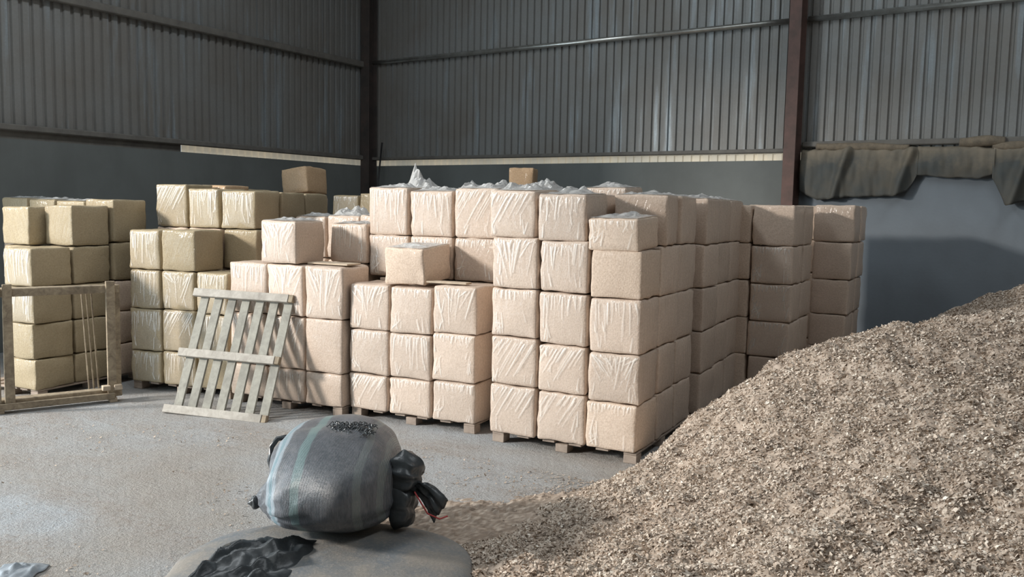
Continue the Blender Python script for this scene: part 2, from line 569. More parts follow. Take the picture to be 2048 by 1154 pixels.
# ------------------------------------------------------------------ bales
def bale_shape(w, d, h, seed, rough=1.0):
    r = 0.017
    hw, hd, hh = w / 2, d / 2, h / 2
    ts = [-1, -0.965, -0.88, -0.55, -0.2, 0.2, 0.55, 0.88, 0.965, 1]
    n = len(ts)
    half = (hw, hd, hh)
    vid, verts, faces = {}, [], []
    def key(c): return tuple(round(x, 4) for x in c)
    def vert(c):
        k = key(c)
        if k in vid:
            return vid[k]
        p = [c[i] * half[i] for i in range(3)]
        inner = [max(-(half[i] - r), min(half[i] - r, p[i])) for i in range(3)]
        dv = Vector([p[i] - inner[i] for i in range(3)])
        if dv.length > 1e-9:
            # keep flat faces flat, round the edges and corners
            dn = dv.normalized()
            q = Vector(inner) + dn * r
        else:
            dn = Vector((0, 0, 0)); q = Vector(p)
        b = 0.009
        for ax in range(3):
            if abs(abs(c[ax]) - 1) < 1e-6:
                o1, o2 = (ax + 1) % 3, (ax + 2) % 3
                k2 = (1 - c[o1] ** 2) * (1 - c[o2] ** 2)
                q[ax] += math.copysign(b * k2 * (0.35 if ax == 2 else 1.0), c[ax])
        edge = sum(1 for x in c if abs(x) > 0.83) >= 2
        a = vnoise(q, 7, seed) * 0.006 + vnoise(q, 24, seed + 3) * (0.012 if edge else 0.004)
        q = q + dn * a * rough
        q.z = max(-hh, min(hh + 0.004, q.z))
        vid[k] = len(verts)
        verts.append((q.x, q.y, q.z + hh))
        return vid[k]
    for ax in range(3):
        o1, o2 = (ax + 1) % 3, (ax + 2) % 3
        for s in (-1, 1):
            for i in range(n - 1):
                for j in range(n - 1):
                    loop = []
                    for a, b in ((i, j), (i + 1, j), (i + 1, j + 1), (i, j + 1)):
                        c = [0, 0, 0]; c[ax] = s; c[o1] = ts[a]; c[o2] = ts[b]
                        loop.append(vert(c))
                    faces.append(tuple(loop if s > 0 else loop[::-1]))
    return verts, faces

def front_film(parent, w, d, h, seed, style):
    """wrapping film pulled over the front face: one thin sheet, its taut creases raised"""
    rnd = random.Random(seed)
    lines = []
    k = rnd.randint(14, 22)
    for i in range(k):
        x = -w / 2 + w * (i + rnd.uniform(0.0, 1.0)) / k
        top = h - rnd.uniform(0.005, 0.05)
        ln = h * rnd.choice((rnd.uniform(0.1, 0.3), rnd.uniform(0.25, 0.75)))
        if style == 0:                       # hanging straight
            lines.append((x, top, x + rnd.uniform(-.02, .02), top - ln))
        elif style == 1:                     # gathered towards the bottom middle
            lines.append((x, top, x * 0.5 + rnd.uniform(-.03, .03), top - ln * 1.1))
        elif style == 2:                     # slanting across a corner
            lines.append((x, top, x - ln * 0.6, top - ln))
        else:                                # short crinkles along the top edge
            lines.append((x, h - .01, x + rnd.uniform(-.015, .015), h - rnd.uniform(.035, .08)))
            if i % 3 == 0:
                lines.append((-w / 2 + rnd.uniform(.0, .1), rnd.uniform(.02, .1), -w / 2 + rnd.uniform(.03, .12), rnd.uniform(.08, .2)))
    for i in range(6):
        x = rnd.choice((-1, 1)) * rnd.uniform(w * .2, w * .47)
        z = rnd.choice((rnd.uniform(.01, .05), rnd.uniform(.0, h * .8)))
        lines.append((x, z, x + rnd.uniform(-.03, .03), z + rnd.uniform(.05, .13)))
    nx, nz = 80, 56
    u, t = np.meshgrid(np.linspace(-1, 1, nx + 1), np.linspace(0, 1, nz + 1))
    X, Z = u * (w / 2 - .012), .010 + t * (h - .020)
    crease = np.zeros_like(X)
    for x0, z0, x1, z1 in lines:
        dx, dz = x1 - x0, z1 - z0
        L2_ = dx * dx + dz * dz + 1e-9
        q = ((X - x0) * dx + (Z - z0) * dz) / L2_
        qc = np.clip(q, 0, 1)
        dist = np.hypot(X - x0 - dx * qc, Z - z0 - dz * qc)
        wd = rnd.uniform(.0022, .0052)
        crease = np.maximum(crease, rnd.uniform(.45, 1.0) * np.exp(-(dist / wd) ** 2) * (1 - .5 * qc))
    a, b = rnd.uniform(0, 9), rnd.uniform(0, 9)
    wav = (np.sin(X * 95 + a + 2.2 * np.sin(Z * 9 + b)) * np.sin(Z * 13 + b) + .6 * np.sin(X * 41 + Z * 23 + b)) * .0009
    bulge = .009 * (1 - u ** 2) * (1 - (2 * t - 1) ** 2)
    edge = np.clip(np.minimum(1 - np.abs(u), np.minimum(t, 1 - t) * 2) / .10, 0, 1)
    Y = -d / 2 - bulge - .0062 - wav - crease * .0034 + (1 - edge) ** 2 * .009
    v = np.stack([X, Y, Z], -1).reshape(-1, 3).tolist()
    f = [(r * (nx + 1) + c, r * (nx + 1) + c + 1, (r + 1) * (nx + 1) + c + 1, (r + 1) * (nx + 1) + c) for r in range(nz) for c in range(nx)]
    o = mesh_obj('film_wrap', v, f, M['wrap'], parent, True)
    at = o.data.attributes.new('crease', 'FLOAT', 'POINT')
    at.data.foreach_set('value', crease.ravel().astype(np.float32))
    return o

def tuft(parent, w, d, h, seed, peak=0.06, sx=1.0, y0=-0.5, y1=0.5):
    """loose crumpled film gathered on top"""
    nx, ny = 22, 16
    rnd = random.Random(seed)
    v, f = [], []
    pk = [(rnd.uniform(-.4, .4) * w * sx, rnd.uniform(y0, y1) * d * .8, rnd.uniform(.5, 1.0) * peak, rnd.uniform(.04, .11)) for _ in range(9)]
    for j in range(ny + 1):
        for i in range(nx + 1):
            x = (-0.5 + i / nx) * w * 0.94 * sx
            yy = (y0 + (y1 - y0) * j / ny) * d * 0.92
            edge = min(1, 4 * min(i, nx - i) / nx) * min(1, 4 * min(j, ny - j) / ny)
            z = 0.006 + 0.016 * abs(vnoise((x, yy, 0), 14, seed)) * 2 * edge
            for px, py, ph, pr in pk:
                q = math.hypot((x - px), (yy - py) * .6) / pr
                z += ph * max(0, 1 - q) ** 1.3 * edge * (.65 + .8 * abs(vnoise((x, yy, 3), 26, seed)))
            v.append((x + vnoise((x, yy, 1), 20, seed) * .01, yy + vnoise((x, yy, 2), 20, seed) * .012, h + z))
    for j in range(ny):
        for i in range(nx):
            a = j * (nx + 1) + i
            f.append((a, a + 1, a + nx + 2, a + nx + 1))
    o = mesh_obj('loose_film', v, f, M['film'], parent)
    s = o.modifiers.new('thickness', 'SOLIDIFY'); s.thickness = 0.0015
    return o

NB = [0]
def bale(st, s0, s1, d0, d1, z0, z1, label, group, mat='bale_pink', style=None, yaw=0.0, tilt=0.0, roll=0.0, film=None, jit=True, rough=1.0):
    """st = (x, y, degrees): right front corner of the stack and the way its front runs"""
    NB[0] += 1
    seed = NB[0] * 1.37
    ox, oy, a = st
    a = R(a)
    e = (math.cos(a), math.sin(a)); n = (-math.sin(a), math.cos(a))
    sm, dm = (s0 + s1) / 2, (d0 + d1) / 2
    w, d, h = s1 - s0 - 0.010, d1 - d0 - 0.012, z1 - z0 - 0.006
    v, f = bale_shape(w, d, h, seed, rough)
    o = mesh_obj('shavings_bale', v, f, M[mat], None, True)
    o.location = (ox + e[0] * sm + n[0] * dm, oy + e[1] * sm + n[1] * dm, z0)
    j = random.uniform(-2.0, 2.0) if jit and not yaw else 0
    if jit:
        dm += random.uniform(-.012, .012)
    o.rotation_euler = (R(tilt), R(roll), a + R(yaw + j))
    tag(o, label, 'bale', group)
    if style is not None:
        front_film(o, w, d, h, NB[0], style)
    if film:
        tuft(o, w, d, h, seed, **film)
    return o

ROW = ['bottom row', 'second row up', 'third row up', 'fourth row up', 'top row']
CN = ['left column', 'middle column', 'right column']

# --- the tall stack nearest the heap of loose shavings
ST_M = (-2.49, 5.50, 5.0)
GM = 'bales of the tall stack nearest the loose heap'
zc = [[.082, .465, .838, 1.205, 1.595, 1.95], [.082, .455, .812, 1.20, 1.58, 1.925], [.082, .43, .79, 1.183, 1.53, 1.765]]
xc = [(-1.205, -.81), (-.80, -.41), (-.397, -.002)]
sty = [[2, 2, 3, 1, None], [2, 2, 0, 0, 0], [3, 1, 0, None, 3]]
for c in range(3):
    for k in range(5):
        s0, s1 = xc[c]
        if k == 4:
            s0 -= .028; s1 -= .028
        m = 'bale_bare' if (c, k) in ((2, 3), (2, 4), (2, 0)) else 'bale_pink'
        st = sty[c][k]
        if (c, k) == (0, 4):
            st = 2
        lab = 'front bale of %s, %s, tall stack nearest the loose heap' % (CN[c], ROW[k])
        kw = {}
        if (c, k) == (2, 4):
            lab = 'short slumped bale on the front right corner of the tallest stack, pale film on top'
            kw = dict(tilt=3.5, film=dict(peak=.012))
        elif k == 4:
            kw = dict(tilt=2.0, film=dict(peak=[.05, .03][c]))
        bale(ST_M, s0, s1, 0, .425, zc[c][k], zc[c][k + 1], lab, GM, m, st, **kw)
zs = [.082, .435, .795, 1.175, 1.55, 1.93]
for k in range(5):
    for j, (d0, d1) in enumerate(((.435, .865), (.88, 1.31))):
        where = ('second', 'third')[j] + ' from the front'
        lab = 'shaded bale, %s, %s, side of tallest stack facing the heap' % (ROW[k], where)
        kw = {}
        if k == 4:
            kw = dict(film=dict(peak=.015), yaw=(7 if j == 0 else 1))
        bale(ST_M, -.40 - (.02 if k == 4 else 0), -.004 + (.0 if k < 4 else .0), d0, d1, zs[k], zs[k + 1], lab, GM, 'bale_pink', None, **kw)
bale(ST_M, -.84, -.46, .45, .83, 1.55, 1.93, 'bale behind the top middle bale of the tallest stack, mostly hidden', GM, 'bale_pink')
bale(ST_M, -.86, -.46, .89, 1.28, 1.55, 2.0, 'raised bale poking up behind the slumped corner bale of the tallest stack', GM, 'bale_pink', 3, tilt=2, film=dict(peak=.02))
bale(ST_M, -1.25, -.88, .45, .84, 1.55, 1.95, 'film-topped bale behind the top left bale of the tallest stack', GM, 'bale_pink', None, film=dict(peak=.07))

# --- the stack right behind it, seen only from its side
GM2 = 'bales of the stack behind the tallest stack'
zs = [.082, .44, .80, 1.165, 1.535, 1.925]
for k in range(5):
    for j in range(3):
        d0 = 1.42 + j * .455
        lab = 'shaded bale, %s, %s, stack directly behind the tallest stack' % (ROW[k], ('nearest of three', 'middle of three', 'farthest of three')[j])
        o = bale(ST_M, -.375 + (.02 if j == 0 else 0), .03 + (.02 if j == 0 else 0), d0, d0 + .445, zs[k], zs[k + 1], lab, GM2, 'bale_pink', None, film=(dict(peak=.015) if k == 4 else None))

# --- two more stacks stepping back towards the back wall
ST_P = (-2.19, 8.22, 3.0)
ST_Q = (-1.93, 9.32, 3.0)
GP, GQ = 'bales of the third stack back on the right', 'bales of the rearmost stack on the right'
zs = [.082, .43, .775, 1.135, 1.50, 1.89]
for k in range(5):
    for j in range(2):
        lab = 'grey-brown bale, %s, %s, third stack back on the right' % (ROW[k], ('front corner', 'behind the corner')[j])
        bale(ST_P, -.40, 0, j * .46, j * .46 + .44, zs[k], zs[k + 1], lab, GP, 'bale_pink', 3 if (k in (1, 2, 3) and j == 0) else None)
zs = [.082, .43, .77, 1.135, 1.525, 1.91]
for k in range(5):
    for j in range(2):
        lab = 'grey-brown bale, %s, %s, rearmost stack before the blue-grey wall' % (ROW[k], ('front corner', 'behind the corner')[j])
        bale(ST_Q, -.36, 0 + .012 * k, j * .44, j * .44 + .425, zs[k], zs[k + 1], lab, GQ, 'bale_pink')

# --- the half-height stack left of the tallest, with taller bales on its rear half
ST_F = (-3.92, 5.47, 7.0)
GF = 'bales of the half-height front stack'
xc = [(-1.19, -.795), (-.785, -.38), (-.365, .035)]
zc = [[.082, .39, .77, 1.155], [.082, .39, .765, 1.15], [.082, .41, .80, 1.185]]
sty = [[2, 3, 1], [3, 0, 3], [3, 3, 1]]
for c in range(3):
    for k in range(3):
        kk = ['bottom row', 'middle row', 'upper row'][k]
        lab = 'bale in %s, %s, front of the half-height stack beside the tallest' % (CN[c], kk)
        bale(ST_F, *xc[c], 0, .405, zc[c][k], zc[c][k + 1], lab, GF, 'bale_pink', sty[c][k])
GN = 'bales standing on the rear half of the half-height stack'
xn = [(-1.305, -.885), (-.87, -.445), (-.43, -.015)]
for c in range(3):
    for k in range(2):
        z = [1.185, 1.555, 1.955 + (.02 if c != 1 else -.005)]
        lab = 'bale in %s of two, %s, set back above the half-height stack' % (('lower row', 'upper row')[k], CN[c])
        bale(ST_F, *xn[c], .44, .845, z[k], z[k + 1], lab, GN, 'bale_pink',
             [[3, 0], [0, 0], [3, 2]][c][k], tilt=(1.5 if k else 0), film=(dict(peak=[.02, .03, .04][c]) if k else None))
    bale(ST_F, *xn[c], .86, 1.26, 1.565, 1.965, ['film-topped bale behind the upper left set-back bale', 'film-topped bale behind the upper middle set-back bale with a film peak',
         'film-topped bale behind the upper right set-back bale'][c], GN, 'bale_pink', None, film=dict(peak=[.10, .05, .06][c]))
bale(ST_F, -.845, -.45, 0.03, .44, 1.18, 1.485, 'loose bare bale sitting tilted on top of the half-height stack', GF, 'bale_bare', None, yaw=-3, tilt=5.0, film=dict(peak=.008), rough=1.6)

# --- the stack of larger bales behind the leaning pallet
ST_G = (-5.20, 5.24, 8.0)
GG = 'large bales of the stack behind the leaning pallet'
xc = [(-1.15, -.73), (-.72, -.315), (-.305, .085)]
zc = [.082, .37, .835, 1.285]
sty = [[None, 1, 0], [0, 1, 1], [None, None, 1]]
for c in range(3):
    for k in range(3):
        kk = ['bottom row', 'middle row', 'upper row'][k]
        lab = 'large bale in %s, %s, stack behind the leaning pallet' % (CN[c], kk)
        bale(ST_G, *xc[c], 0, .42, zc[k], zc[k + 1], lab, GG, 'bale_pink', sty[c][k])
bale(ST_G, -.42, -.03, .44, .86, .835, 1.285, 'shaded bale at the side of the pallet stack, second from the front, upper row', GG, 'bale_pink')
bale(ST_G, -.79, -.40, .0, .41, 1.29, 1.665, 'bright glossy bale on top of the pallet stack, brown side showing', GG, 'bale_pink', 1, film=dict(peak=.015))
bale(ST_G, -.415, -.01, .50, .90, 1.29, 1.645, 'half-shadowed bale on top of the pallet stack, behind the bright glossy one', GG, 'bale_pink', 0, film=dict(peak=.012))
for i, (s0, s1) in enumerate(((-1.17, -.79), (-.78, -.40), (-.39, .0))):
    bale(ST_G, s0, s1, .93, 1.33, 1.29, 1.695 + .012 * i, 'bale under crumpled film behind the top pair on the pallet stack, %s' % ('leftmost', 'middle one', 'rightmost')[i],
         GG, 'bale_pink', 0 if i == 0 else None, film=dict(peak=[.02, .055, .03][i]))

# --- the yellowish stack left of the leaning pallet
ST_S = (-6.35, 5.12, 12.0)
GS = 'yellowish bales of the stack left of the leaning pallet'
xc = [(-1.205, -.825), (-.812, -.42), (-.408, -.04)]
zc = [[.082, .385, .79, 1.163, 1.54], [.082, .40, .80, 1.163, 1.55], [.082, .42, .78, 1.165]]
sty = [[0, 0, 0, 0], [0, 2, 1, None], [None, 0, 0]]
for c in range(3):
    for k in range(len(zc[c]) - 1):
        lab = 'yellowish bale in %s, %s, stack left of the leaning pallet' % (CN[c], ['bottom row', 'second row up', 'third row up', 'fourth row up'][k])
        bale(ST_S, *xc[c], 0, .42, zc[c][k], zc[c][k + 1], lab, GS, 'bale_yellow', sty[c][k])
bale(ST_S, -.49, -.095, .47, .88, 1.17, 1.555, 'half-shadowed yellowish bale set back beside the fourth-row bales', GS, 'bale_yellow', None)
for i, (s0, s1, z1) in enumerate(((-1.31, -.92, 1.985), (-.905, -.515, 1.945), (-.505, -.11, 1.93))):
    bale(ST_S, s0, s1, .47, .88, 1.562, z1, 'yellow bale in the set-back top row of three, %s' % ('the tallest, on the left', 'in the middle', 'on the right')[i], GS, 'bale_yellow', 2 if i == 0 else 0, yaw=(0, -2, 2)[i], tilt=1.0)
for j in range(2):
    d0 = .90 + .43 * j
    bale(ST_S, -.50, -.11, d0, d0 + .41, 1.562, 1.925, 'shaded brown bale %s behind the right yellow top bale' % ('directly', 'second')[j], GS, 'bale_yellow')
bale(ST_S, -1.20, -.80, .90, 1.30, 1.562, 1.99, 'dull brown bale behind the middle yellow top bale, just showing', GS, 'bale_red')

# --- the brown stack at the far left behind the upright crate
ST_L = (-7.745, 4.07, 8.0)
GL = 'bales of the far left stack behind the upright pallet'
zs = [.082, .36, .685, 1.02, 1.37]
for k in range(4):
    for j in range(2):
        lab = 'bale in %s, %s, far left stack behind the upright pallet' % (['bottom row', 'second row up', 'third row up', 'fourth row up'][k], ('front corner', 'second from the front')[j])
        bale(ST_L, -.40, 0, j * .425, j * .425 + .41, zs[k], zs[k + 1], lab, GL, 'bale_yellow', 0 if (j == 0 and k > 1) else None)
bale(ST_L, -.40, .0, .425, .835, 1.375, 1.755, 'bright-edged bale in the top row at the far left, brown side showing', GL, 'bale_yellow')
for k in range(4):
    lab = 'dim bale in %s, left of the far left stack\'s front corner, set back' % ['bottom row', 'second row up', 'third row up', 'fourth row up'][k]
    bale(ST_L, -.83, -.43, .30, .71, zs[k], zs[k + 1], lab, GL, 'bale_yellow')
bale(ST_L, -.83, -.43, .30, .70, 1.375, 1.735, 'top bale cut off by the left edge of the photo, lit front edge', GL, 'bale_yellow')
for k in range(3):
    z = [1.03, 1.40, 1.82]
    if k < 2:
        bale(ST_L, -.36, .04, .85, 1.25, z[k], z[k + 1], 'bale third from the front at the far left stack, %s' % ('fourth row up, mostly hidden', 'top row, beside the yellow bales')[k], GL, 'bale_yellow')
for i in range(3):
    bale(ST_L, -.80 - .42 * i, -.40 - .42 * i, .86, 1.26, 1.40, 1.80 + .01 * i, 'dusty-topped bale in the rear top row at the far left, %s' % ('next to the lit bales', 'second leftwards', 'third leftwards')[i], GL, 'bale_yellow', film=dict(peak=.008))

# --- bales peeping over from the rear rows
GB = 'bales of the rear rows near the corner'
bale((-7.72, 7.30, 0), -.39, 0, 0, .40, 1.92, 2.24, 'tan bale tipped on edge on top of the rear rows, the highest on the left', GB, 'bale_red', None, tilt=-4, roll=-8, yaw=8)
bale((-7.95, 6.65, 8), -.38, 0, 0, .40, 1.56, 1.97, 'pale bale top behind the yellow top row, beside the tipped tan bale', GB, 'bale_yellow', 3)
bale((-7.17, 7.62, 4), -.39, 0, 0, .40, 1.54, 1.93, 'yellow bale of the rear row, seen over the film between two front stacks', GB, 'bale_yellow', 3)
bale((-6.76, 7.66, 4), -.39, 0, 0, .40, 1.54, 1.955, 'yellow bale right of the other one in the rear row, half hidden', GB, 'bale_yellow')
bale((-5.72, 9.1, 0), -.32, 0, 0, .34, 1.94, 2.32, 'lone tan bale on the rear rows, showing above the crumpled film', GB, 'bale_red', None, yaw=22)

# bales inside the stacks that carry the ones above and cannot be seen
GH = 'bales buried inside the stacks'
LH = 'bale buried inside the stacks beneath the upper bales'
def core(st, s0, s1, d0, d1, zlist):
    for a, b in zip(zlist[:-1], zlist[1:]):
        bale(st, s0, s1, d0, d1, a, b, LH, GH, 'bale_bare', jit=False)
for c in range(3):
    core(ST_F, max(xn[c][0], -1.2), xn[c][1], .44, .845, [.082, .44, .80, 1.18])
    core(ST_F, max(xn[c][0], -1.2), xn[c][1], .86, 1.26, [.082, .44, .80, 1.18, 1.56])
Z5 = [.082, .44, .80, 1.17, 1.545]
core(ST_M, -.84, -.46, .45, .83, Z5)
core(ST_M, -.86, -.46, .89, 1.28, Z5)
core(ST_M, -1.25, -.88, .45, .84, Z5)
core(ST_G, -.42, -.03, .44, .86, [.082, .37, .83])
for s0, s1 in ((-1.17, -.79), (-.78, -.40), (-.39, .0)):
    core(ST_G, s0, s1, .93, 1.33, [.082, .44, .83, 1.284])
for s0, s1 in ((-1.31, -.92), (-.905, -.515)):
    core(ST_S, s0, s1, .47, .88, [.082, .44, .80, 1.17, 1.557])
core(ST_S, -.49, -.095, .47, .88, [.082, .44, .80, 1.166])
core(ST_S, -.50, -.11, .90, 1.31, [.082, .44, .80, 1.17, 1.557])
core(ST_S, -.50, -.11, 1.33, 1.74, [.082, .44, .80, 1.17, 1.557])
core(ST_S, -1.20, -.80, .90, 1.30, [.082, .44, .80, 1.17, 1.557])
core(ST_L, -.36, .04, .85, 1.25, [.082, .40, .72, 1.026])
for i in range(3):
    core(ST_L, -.80 - .42 * i, -.40 - .42 * i, .86, 1.26, [.082, .40, .72, 1.05, 1.395])
core((-7.72, 7.30, 0), -.39, 0, 0, .40, [.003, .44, .80, 1.17, 1.54, 1.90])
core((-7.95, 6.65, 8), -.38, 0, 0, .40, [.003, .44, .80, 1.17, 1.555])
core((-7.17, 7.62, 4), -.39, 0, 0, .40, [.003, .44, .80, 1.17, 1.535])
core((-6.76, 7.66, 4), -.39, 0, 0, .40, [.003, .44, .80, 1.17, 1.535])
core((-5.72, 9.1, 0), -.36, .04, -.02, .38, [.003, .44, .80, 1.17, 1.55, 1.93])

for c in range(2):  # unseen inner columns, added so the stacks shade the back wall
    s1 = -.41 - .40 * c
    core(ST_P, s1 - .39, s1, 0, .44, [.003, .44, .80, 1.165, 1.52, 1.885])
    core(ST_Q, s1 - .36, s1 + .02, .44, .865, [.003, .44, .80, 1.165, 1.53, 1.905])
    for j in range(2):
        core(ST_M, s1 - .39, s1 - .005, 1.42 + .9 * j, 1.865 + .9 * j, [.082, .44, .80, 1.165, 1.535, 1.92])

# ------------------------------------------------------------------ pallets under the stacks
def pallet(st, s0, s1, d0, d1, label, group='pallets under the stacks'):
    ox, oy, a = st
    e = empty('wooden_pallet', (ox, oy, 0), R(a))
    bw = .10
    n = 6
    for i in range(n):
        x = s0 + (s1 - s0 - bw) * i / (n - 1)
        MB().box(x, x + bw, d0, d1, .062, .080, .001, .003).build('deck_board', M['wood_dull'], e)
    for i in range(3):
        y = d0 + (d1 - d0 - bw) * i / 2
        for j in range(3):
            x = s0 + (s1 - s0 - bw) * j / 2
            MB().box(x, x + bw, y, y + bw, .0, .061, .001, .003).build('block', M['wood_dull'], e)
    tag(e, label, 'pallet', group)
    return e
pallet(ST_M, -1.19, -.01, .03, 1.23, 'pallet under the tallest stack nearest the loose heap')
pallet(ST_F, -1.18, .02, .03, 1.23, 'pallet under the half-height stack beside the tallest one')
pallet(ST_G, -1.13, .07, .03, 1.30, 'pallet under the stack behind the leaning pallet')
pallet(ST_S, -1.2, -.05, .03, 1.25, 'pallet under the yellowish stack left of the leaning pallet')
pallet(ST_L, -.82, -.01, .03, 1.20, 'pallet under the far left stack')
pallet(ST_M, -.39, .02, 1.42, 2.67, 'pallet under the stack directly behind the tallest')

# ------------------------------------------------------------------ the leaning pallet
def leaning_pallet():
    a = R(17.5)
    e = empty('wooden_pallet', (-6.40, 4.45, 0.012), a)
    e.rotation_mode = 'XYZ'
    e.rotation_euler = (R(-23.0), R(1.0), a)       # leans back against the bales
    w, h = .95, 1.13
    # local x along the rails, z up the slats, y away from the viewer
    for i in range(7):
        x = .03 + (w - .085 - .03) * i / 6
        MB().box(x, x + .082, .046, .068, .012, h - .012, .001, .003).build('slat', M['wood_slat'], e)
    for z, x0 in ((.0, -.035), (.5, -.03), (h - .08, -.03)):
        MB().box(x0, w - .035, .0, .045, z, z + .072, .001, .004).build('rail', M['wood_grey'], e)
    for z in (.0, .5, h - .08):
        MB().box(w - .034, w + .01, .004, .045, z + .004, z + .07, .001, .004).build('end_block', M['wood_old'], e)
    tag(e, 'weathered grey slatted pallet leaning upright against the stacked bales', 'pallet')
    return e
leaning_pallet()

# ------------------------------------------------------------------ the upright pallet at the left edge
def upright_pallet():
    # runs from the far right end towards the viewer and out of the frame
    e = empty('wooden_pallet', (-7.18, 4.51, 0), math.atan2(-.87, -.33))
    L = 1.05
    MB().box(-.03, L, -.045, .045, .045, .115, .004, .006).build('stringer', M['wood_old'], e)
    MB().box(-.02, L, -.05, .05, .985, 1.055, .004, .006).build('stringer', M['wood_old'], e)
    MB().box(.04, L, .06, .10, .03, .085, .004, .005).build('stringer', M['wood_old'], e)
    # boards on the near face, wide pair at each end
    for x, wd in ((.02, .075), (.115, .0)):
        if wd:
            MB().box(x, x + wd, .05, .072, .05, 1.09, .003, .003).build('board', M['wood_old'], e)
    MB().box(-.045, .005, -.07, -.05, .09, 1.05, .003, .003).build('board', M['wood_old'], e)
    for x in (.82, .92):
        MB().box(x, x + .07, .05, .072, .05, 1.09, .004, .003).build('board', M['wood_old'], e)
    for k, x in enumerate((.15, .19, .23)):
        MB().tube([(x + .04, -.06, 1.0), (x - .005, -.062, .11)], .007, 6).build('lath', M['wood_old'], e)
    for x in (.0, .1):
        MB().box(x - .02, x + .045, .05, .11, .115, .16, .003, .004).build('foot_block', M['wood_pale'], e)
    MB().box(.02, .085, -.03, .09, .0, .045, .002, .004).build('foot_block', M['wood_pale'], e)
    MB().box(.9, .98, -.03, .09, .0, .045, .002, .004).build('foot_block', M['wood_pale'], e)
    tag(e, 'brown open pallet standing on edge before the far left bales', 'pallet')
upright_pallet()

# flat laths left lying on the stacks
def lath(p, rz, L, wd, label):
    o = MB().box(-L / 2, L / 2, -wd / 2, wd / 2, 0, .014, .001, .002).build('wooden_lath', M['wood_pale'])
    o.location = p; o.rotation_euler = (0, 0, rz)
    tag(o, label, 'lath', 'laths lying on the bales')
lath((-5.38, 5.43, 1.29), R(8), .42, .20, 'thin pale board lying on top of the stack behind the leaning pallet')
lath((-4.2, 5.53, 1.192), R(10), .36, .10, 'thin pale board lying on the half-height stack right of the loose bale')

# ------------------------------------------------------------------ rod by the corner
o = MB().tube([(-9.80, 10.75, 0.0), (-9.99, 11.12, 2.2), (-10.06, 11.3, 2.89)], .016, 8).build('black_rod', M['black'], None, True)
tag(o, 'thin black rod leaning against the back wall near the corner column', 'rod')

# ------------------------------------------------------------------ tarpaulins hung over the wall
def tarp(x0, x1, low, label, seed, top=2.60, amp=.035, xfold=None):
    nx, nz = 90, 26
    v, f = [], []
    for j in range(nz + 1):
        t = j / nz
        for i in range(nx + 1):
            u = i / nx
            x = x0 + (x1 - x0) * u
            zl = np.interp(x, [p[0] for p in low], [p[1] for p in low])
            if t < .22:                       # lies on the wall top and rolls over the edge
                q = t / .22
                y = WY + .02 - .12 * math.sin(q * math.pi / 2) ; z = top + .05 * math.cos(q * math.pi / 2) * (1 + .6 * vnoise((x * 4, seed, 0))) - .02
            else:
                q = (t - .22) / .78
                y = WY - .10 - .02 * math.sin(q * 3.1); z = (top - .02) * (1 - q) + zl * q
            fold = vnoise((x * 7 + z * 1.5, z * 1.6, seed), 1.0) * amp * (0.4 + t) + vnoise((x * 17, z * 5, seed + 4)) * amp * .45
            if xfold:
                for xf in xfold:
                    fold -= .09 * math.exp(-((x - xf + (2.45 - z) * .25) / .05) ** 2)
            v.append((x + vnoise((x * 5, z * 3, seed + 9)) * .015, min(y + fold, WY - .012 if z < 2.5 else WY + .02), z + vnoise((x * 9, t * 3, seed + 2)) * .018))
    for j in range(nz):
        for i in range(nx):
            a = j * (nx + 1) + i
            f.append((a, a + 1, a + nx + 2, a + nx + 1))
    xm = (x0 + x1) / 2
    v = [(p[0] - xm, p[1] - WY, p[2] - 2.3) for p in v]
    o = mesh_obj('tarpaulin', v, f, M['tarp'], None, True)
    o.location = (xm, WY, 2.3)
    s = o.modifiers.new('thickness', 'SOLIDIFY'); s.thickness = 0.006
    tag(o, label, 'tarpaulin', 'tarpaulins hung over the wall')
tarp(-2.98, -1.60, [(-2.98, 2.10), (-2.86, 2.04), (-2.75, 1.99), (-2.4, 2.03), (-1.85, 2.05), (-1.72, 2.09), (-1.66, 2.2), (-1.60, 2.32)],
     'dark tarpaulin hanging deepest over the wall, beside the brown column', 3.0, xfold=(-1.72, -2.45))
tarp(-1.62, -.80, [(-1.62, 2.30), (-1.3, 2.27), (-.95, 2.255), (-.80, 2.31)], 'brown dusty rolled tarpaulin strip hanging short over the wall', 8.0, amp=.03)
tarp(-.82, .25, [(-.82, 2.26), (-.74, 2.1), (-.66, 1.95), (-.5, 2.0), (.25, 2.05)], 'dark tarpaulin cut off by the right edge of the photo', 14.0, xfold=(-.5,))
def cloth_roll(x0, x1, z, r, label, seed, sag=0.0):
    pts, rad = [], []
    for i in range(25):
        t = i / 24
        x = x0 + (x1 - x0) * t
        pts.append((x, WY - .05 + vnoise((x * 5, seed, 0)) * .02, z + vnoise((x * 4, seed, 3)) * .02 - sag * t))
        rad.append(r * (0.55 + .45 * math.sin(math.pi * min(max(t, .04), .96)) ** .4) * (1 + .25 * vnoise((x * 9, seed, 7))))
    o = MB().tube(pts, rad, 14).build('cloth_roll', M['roll'], None, True)
    tag(o, label, 'cloth roll', 'cloth rolls on the wall top')
cloth_roll(-2.80, -1.72, 2.665, .055, 'brown rolled cloth lying on the wall top next to the column', 2.0, .04)
cloth_roll(-1.18, -.72, 2.68, .065, 'short brown cloth bundle on the wall top to the right', 6.0)
cloth_roll(-.84, -.30, 2.615, .06, 'brown bundle at the top of the right-hand tarpaulin', 11.0)

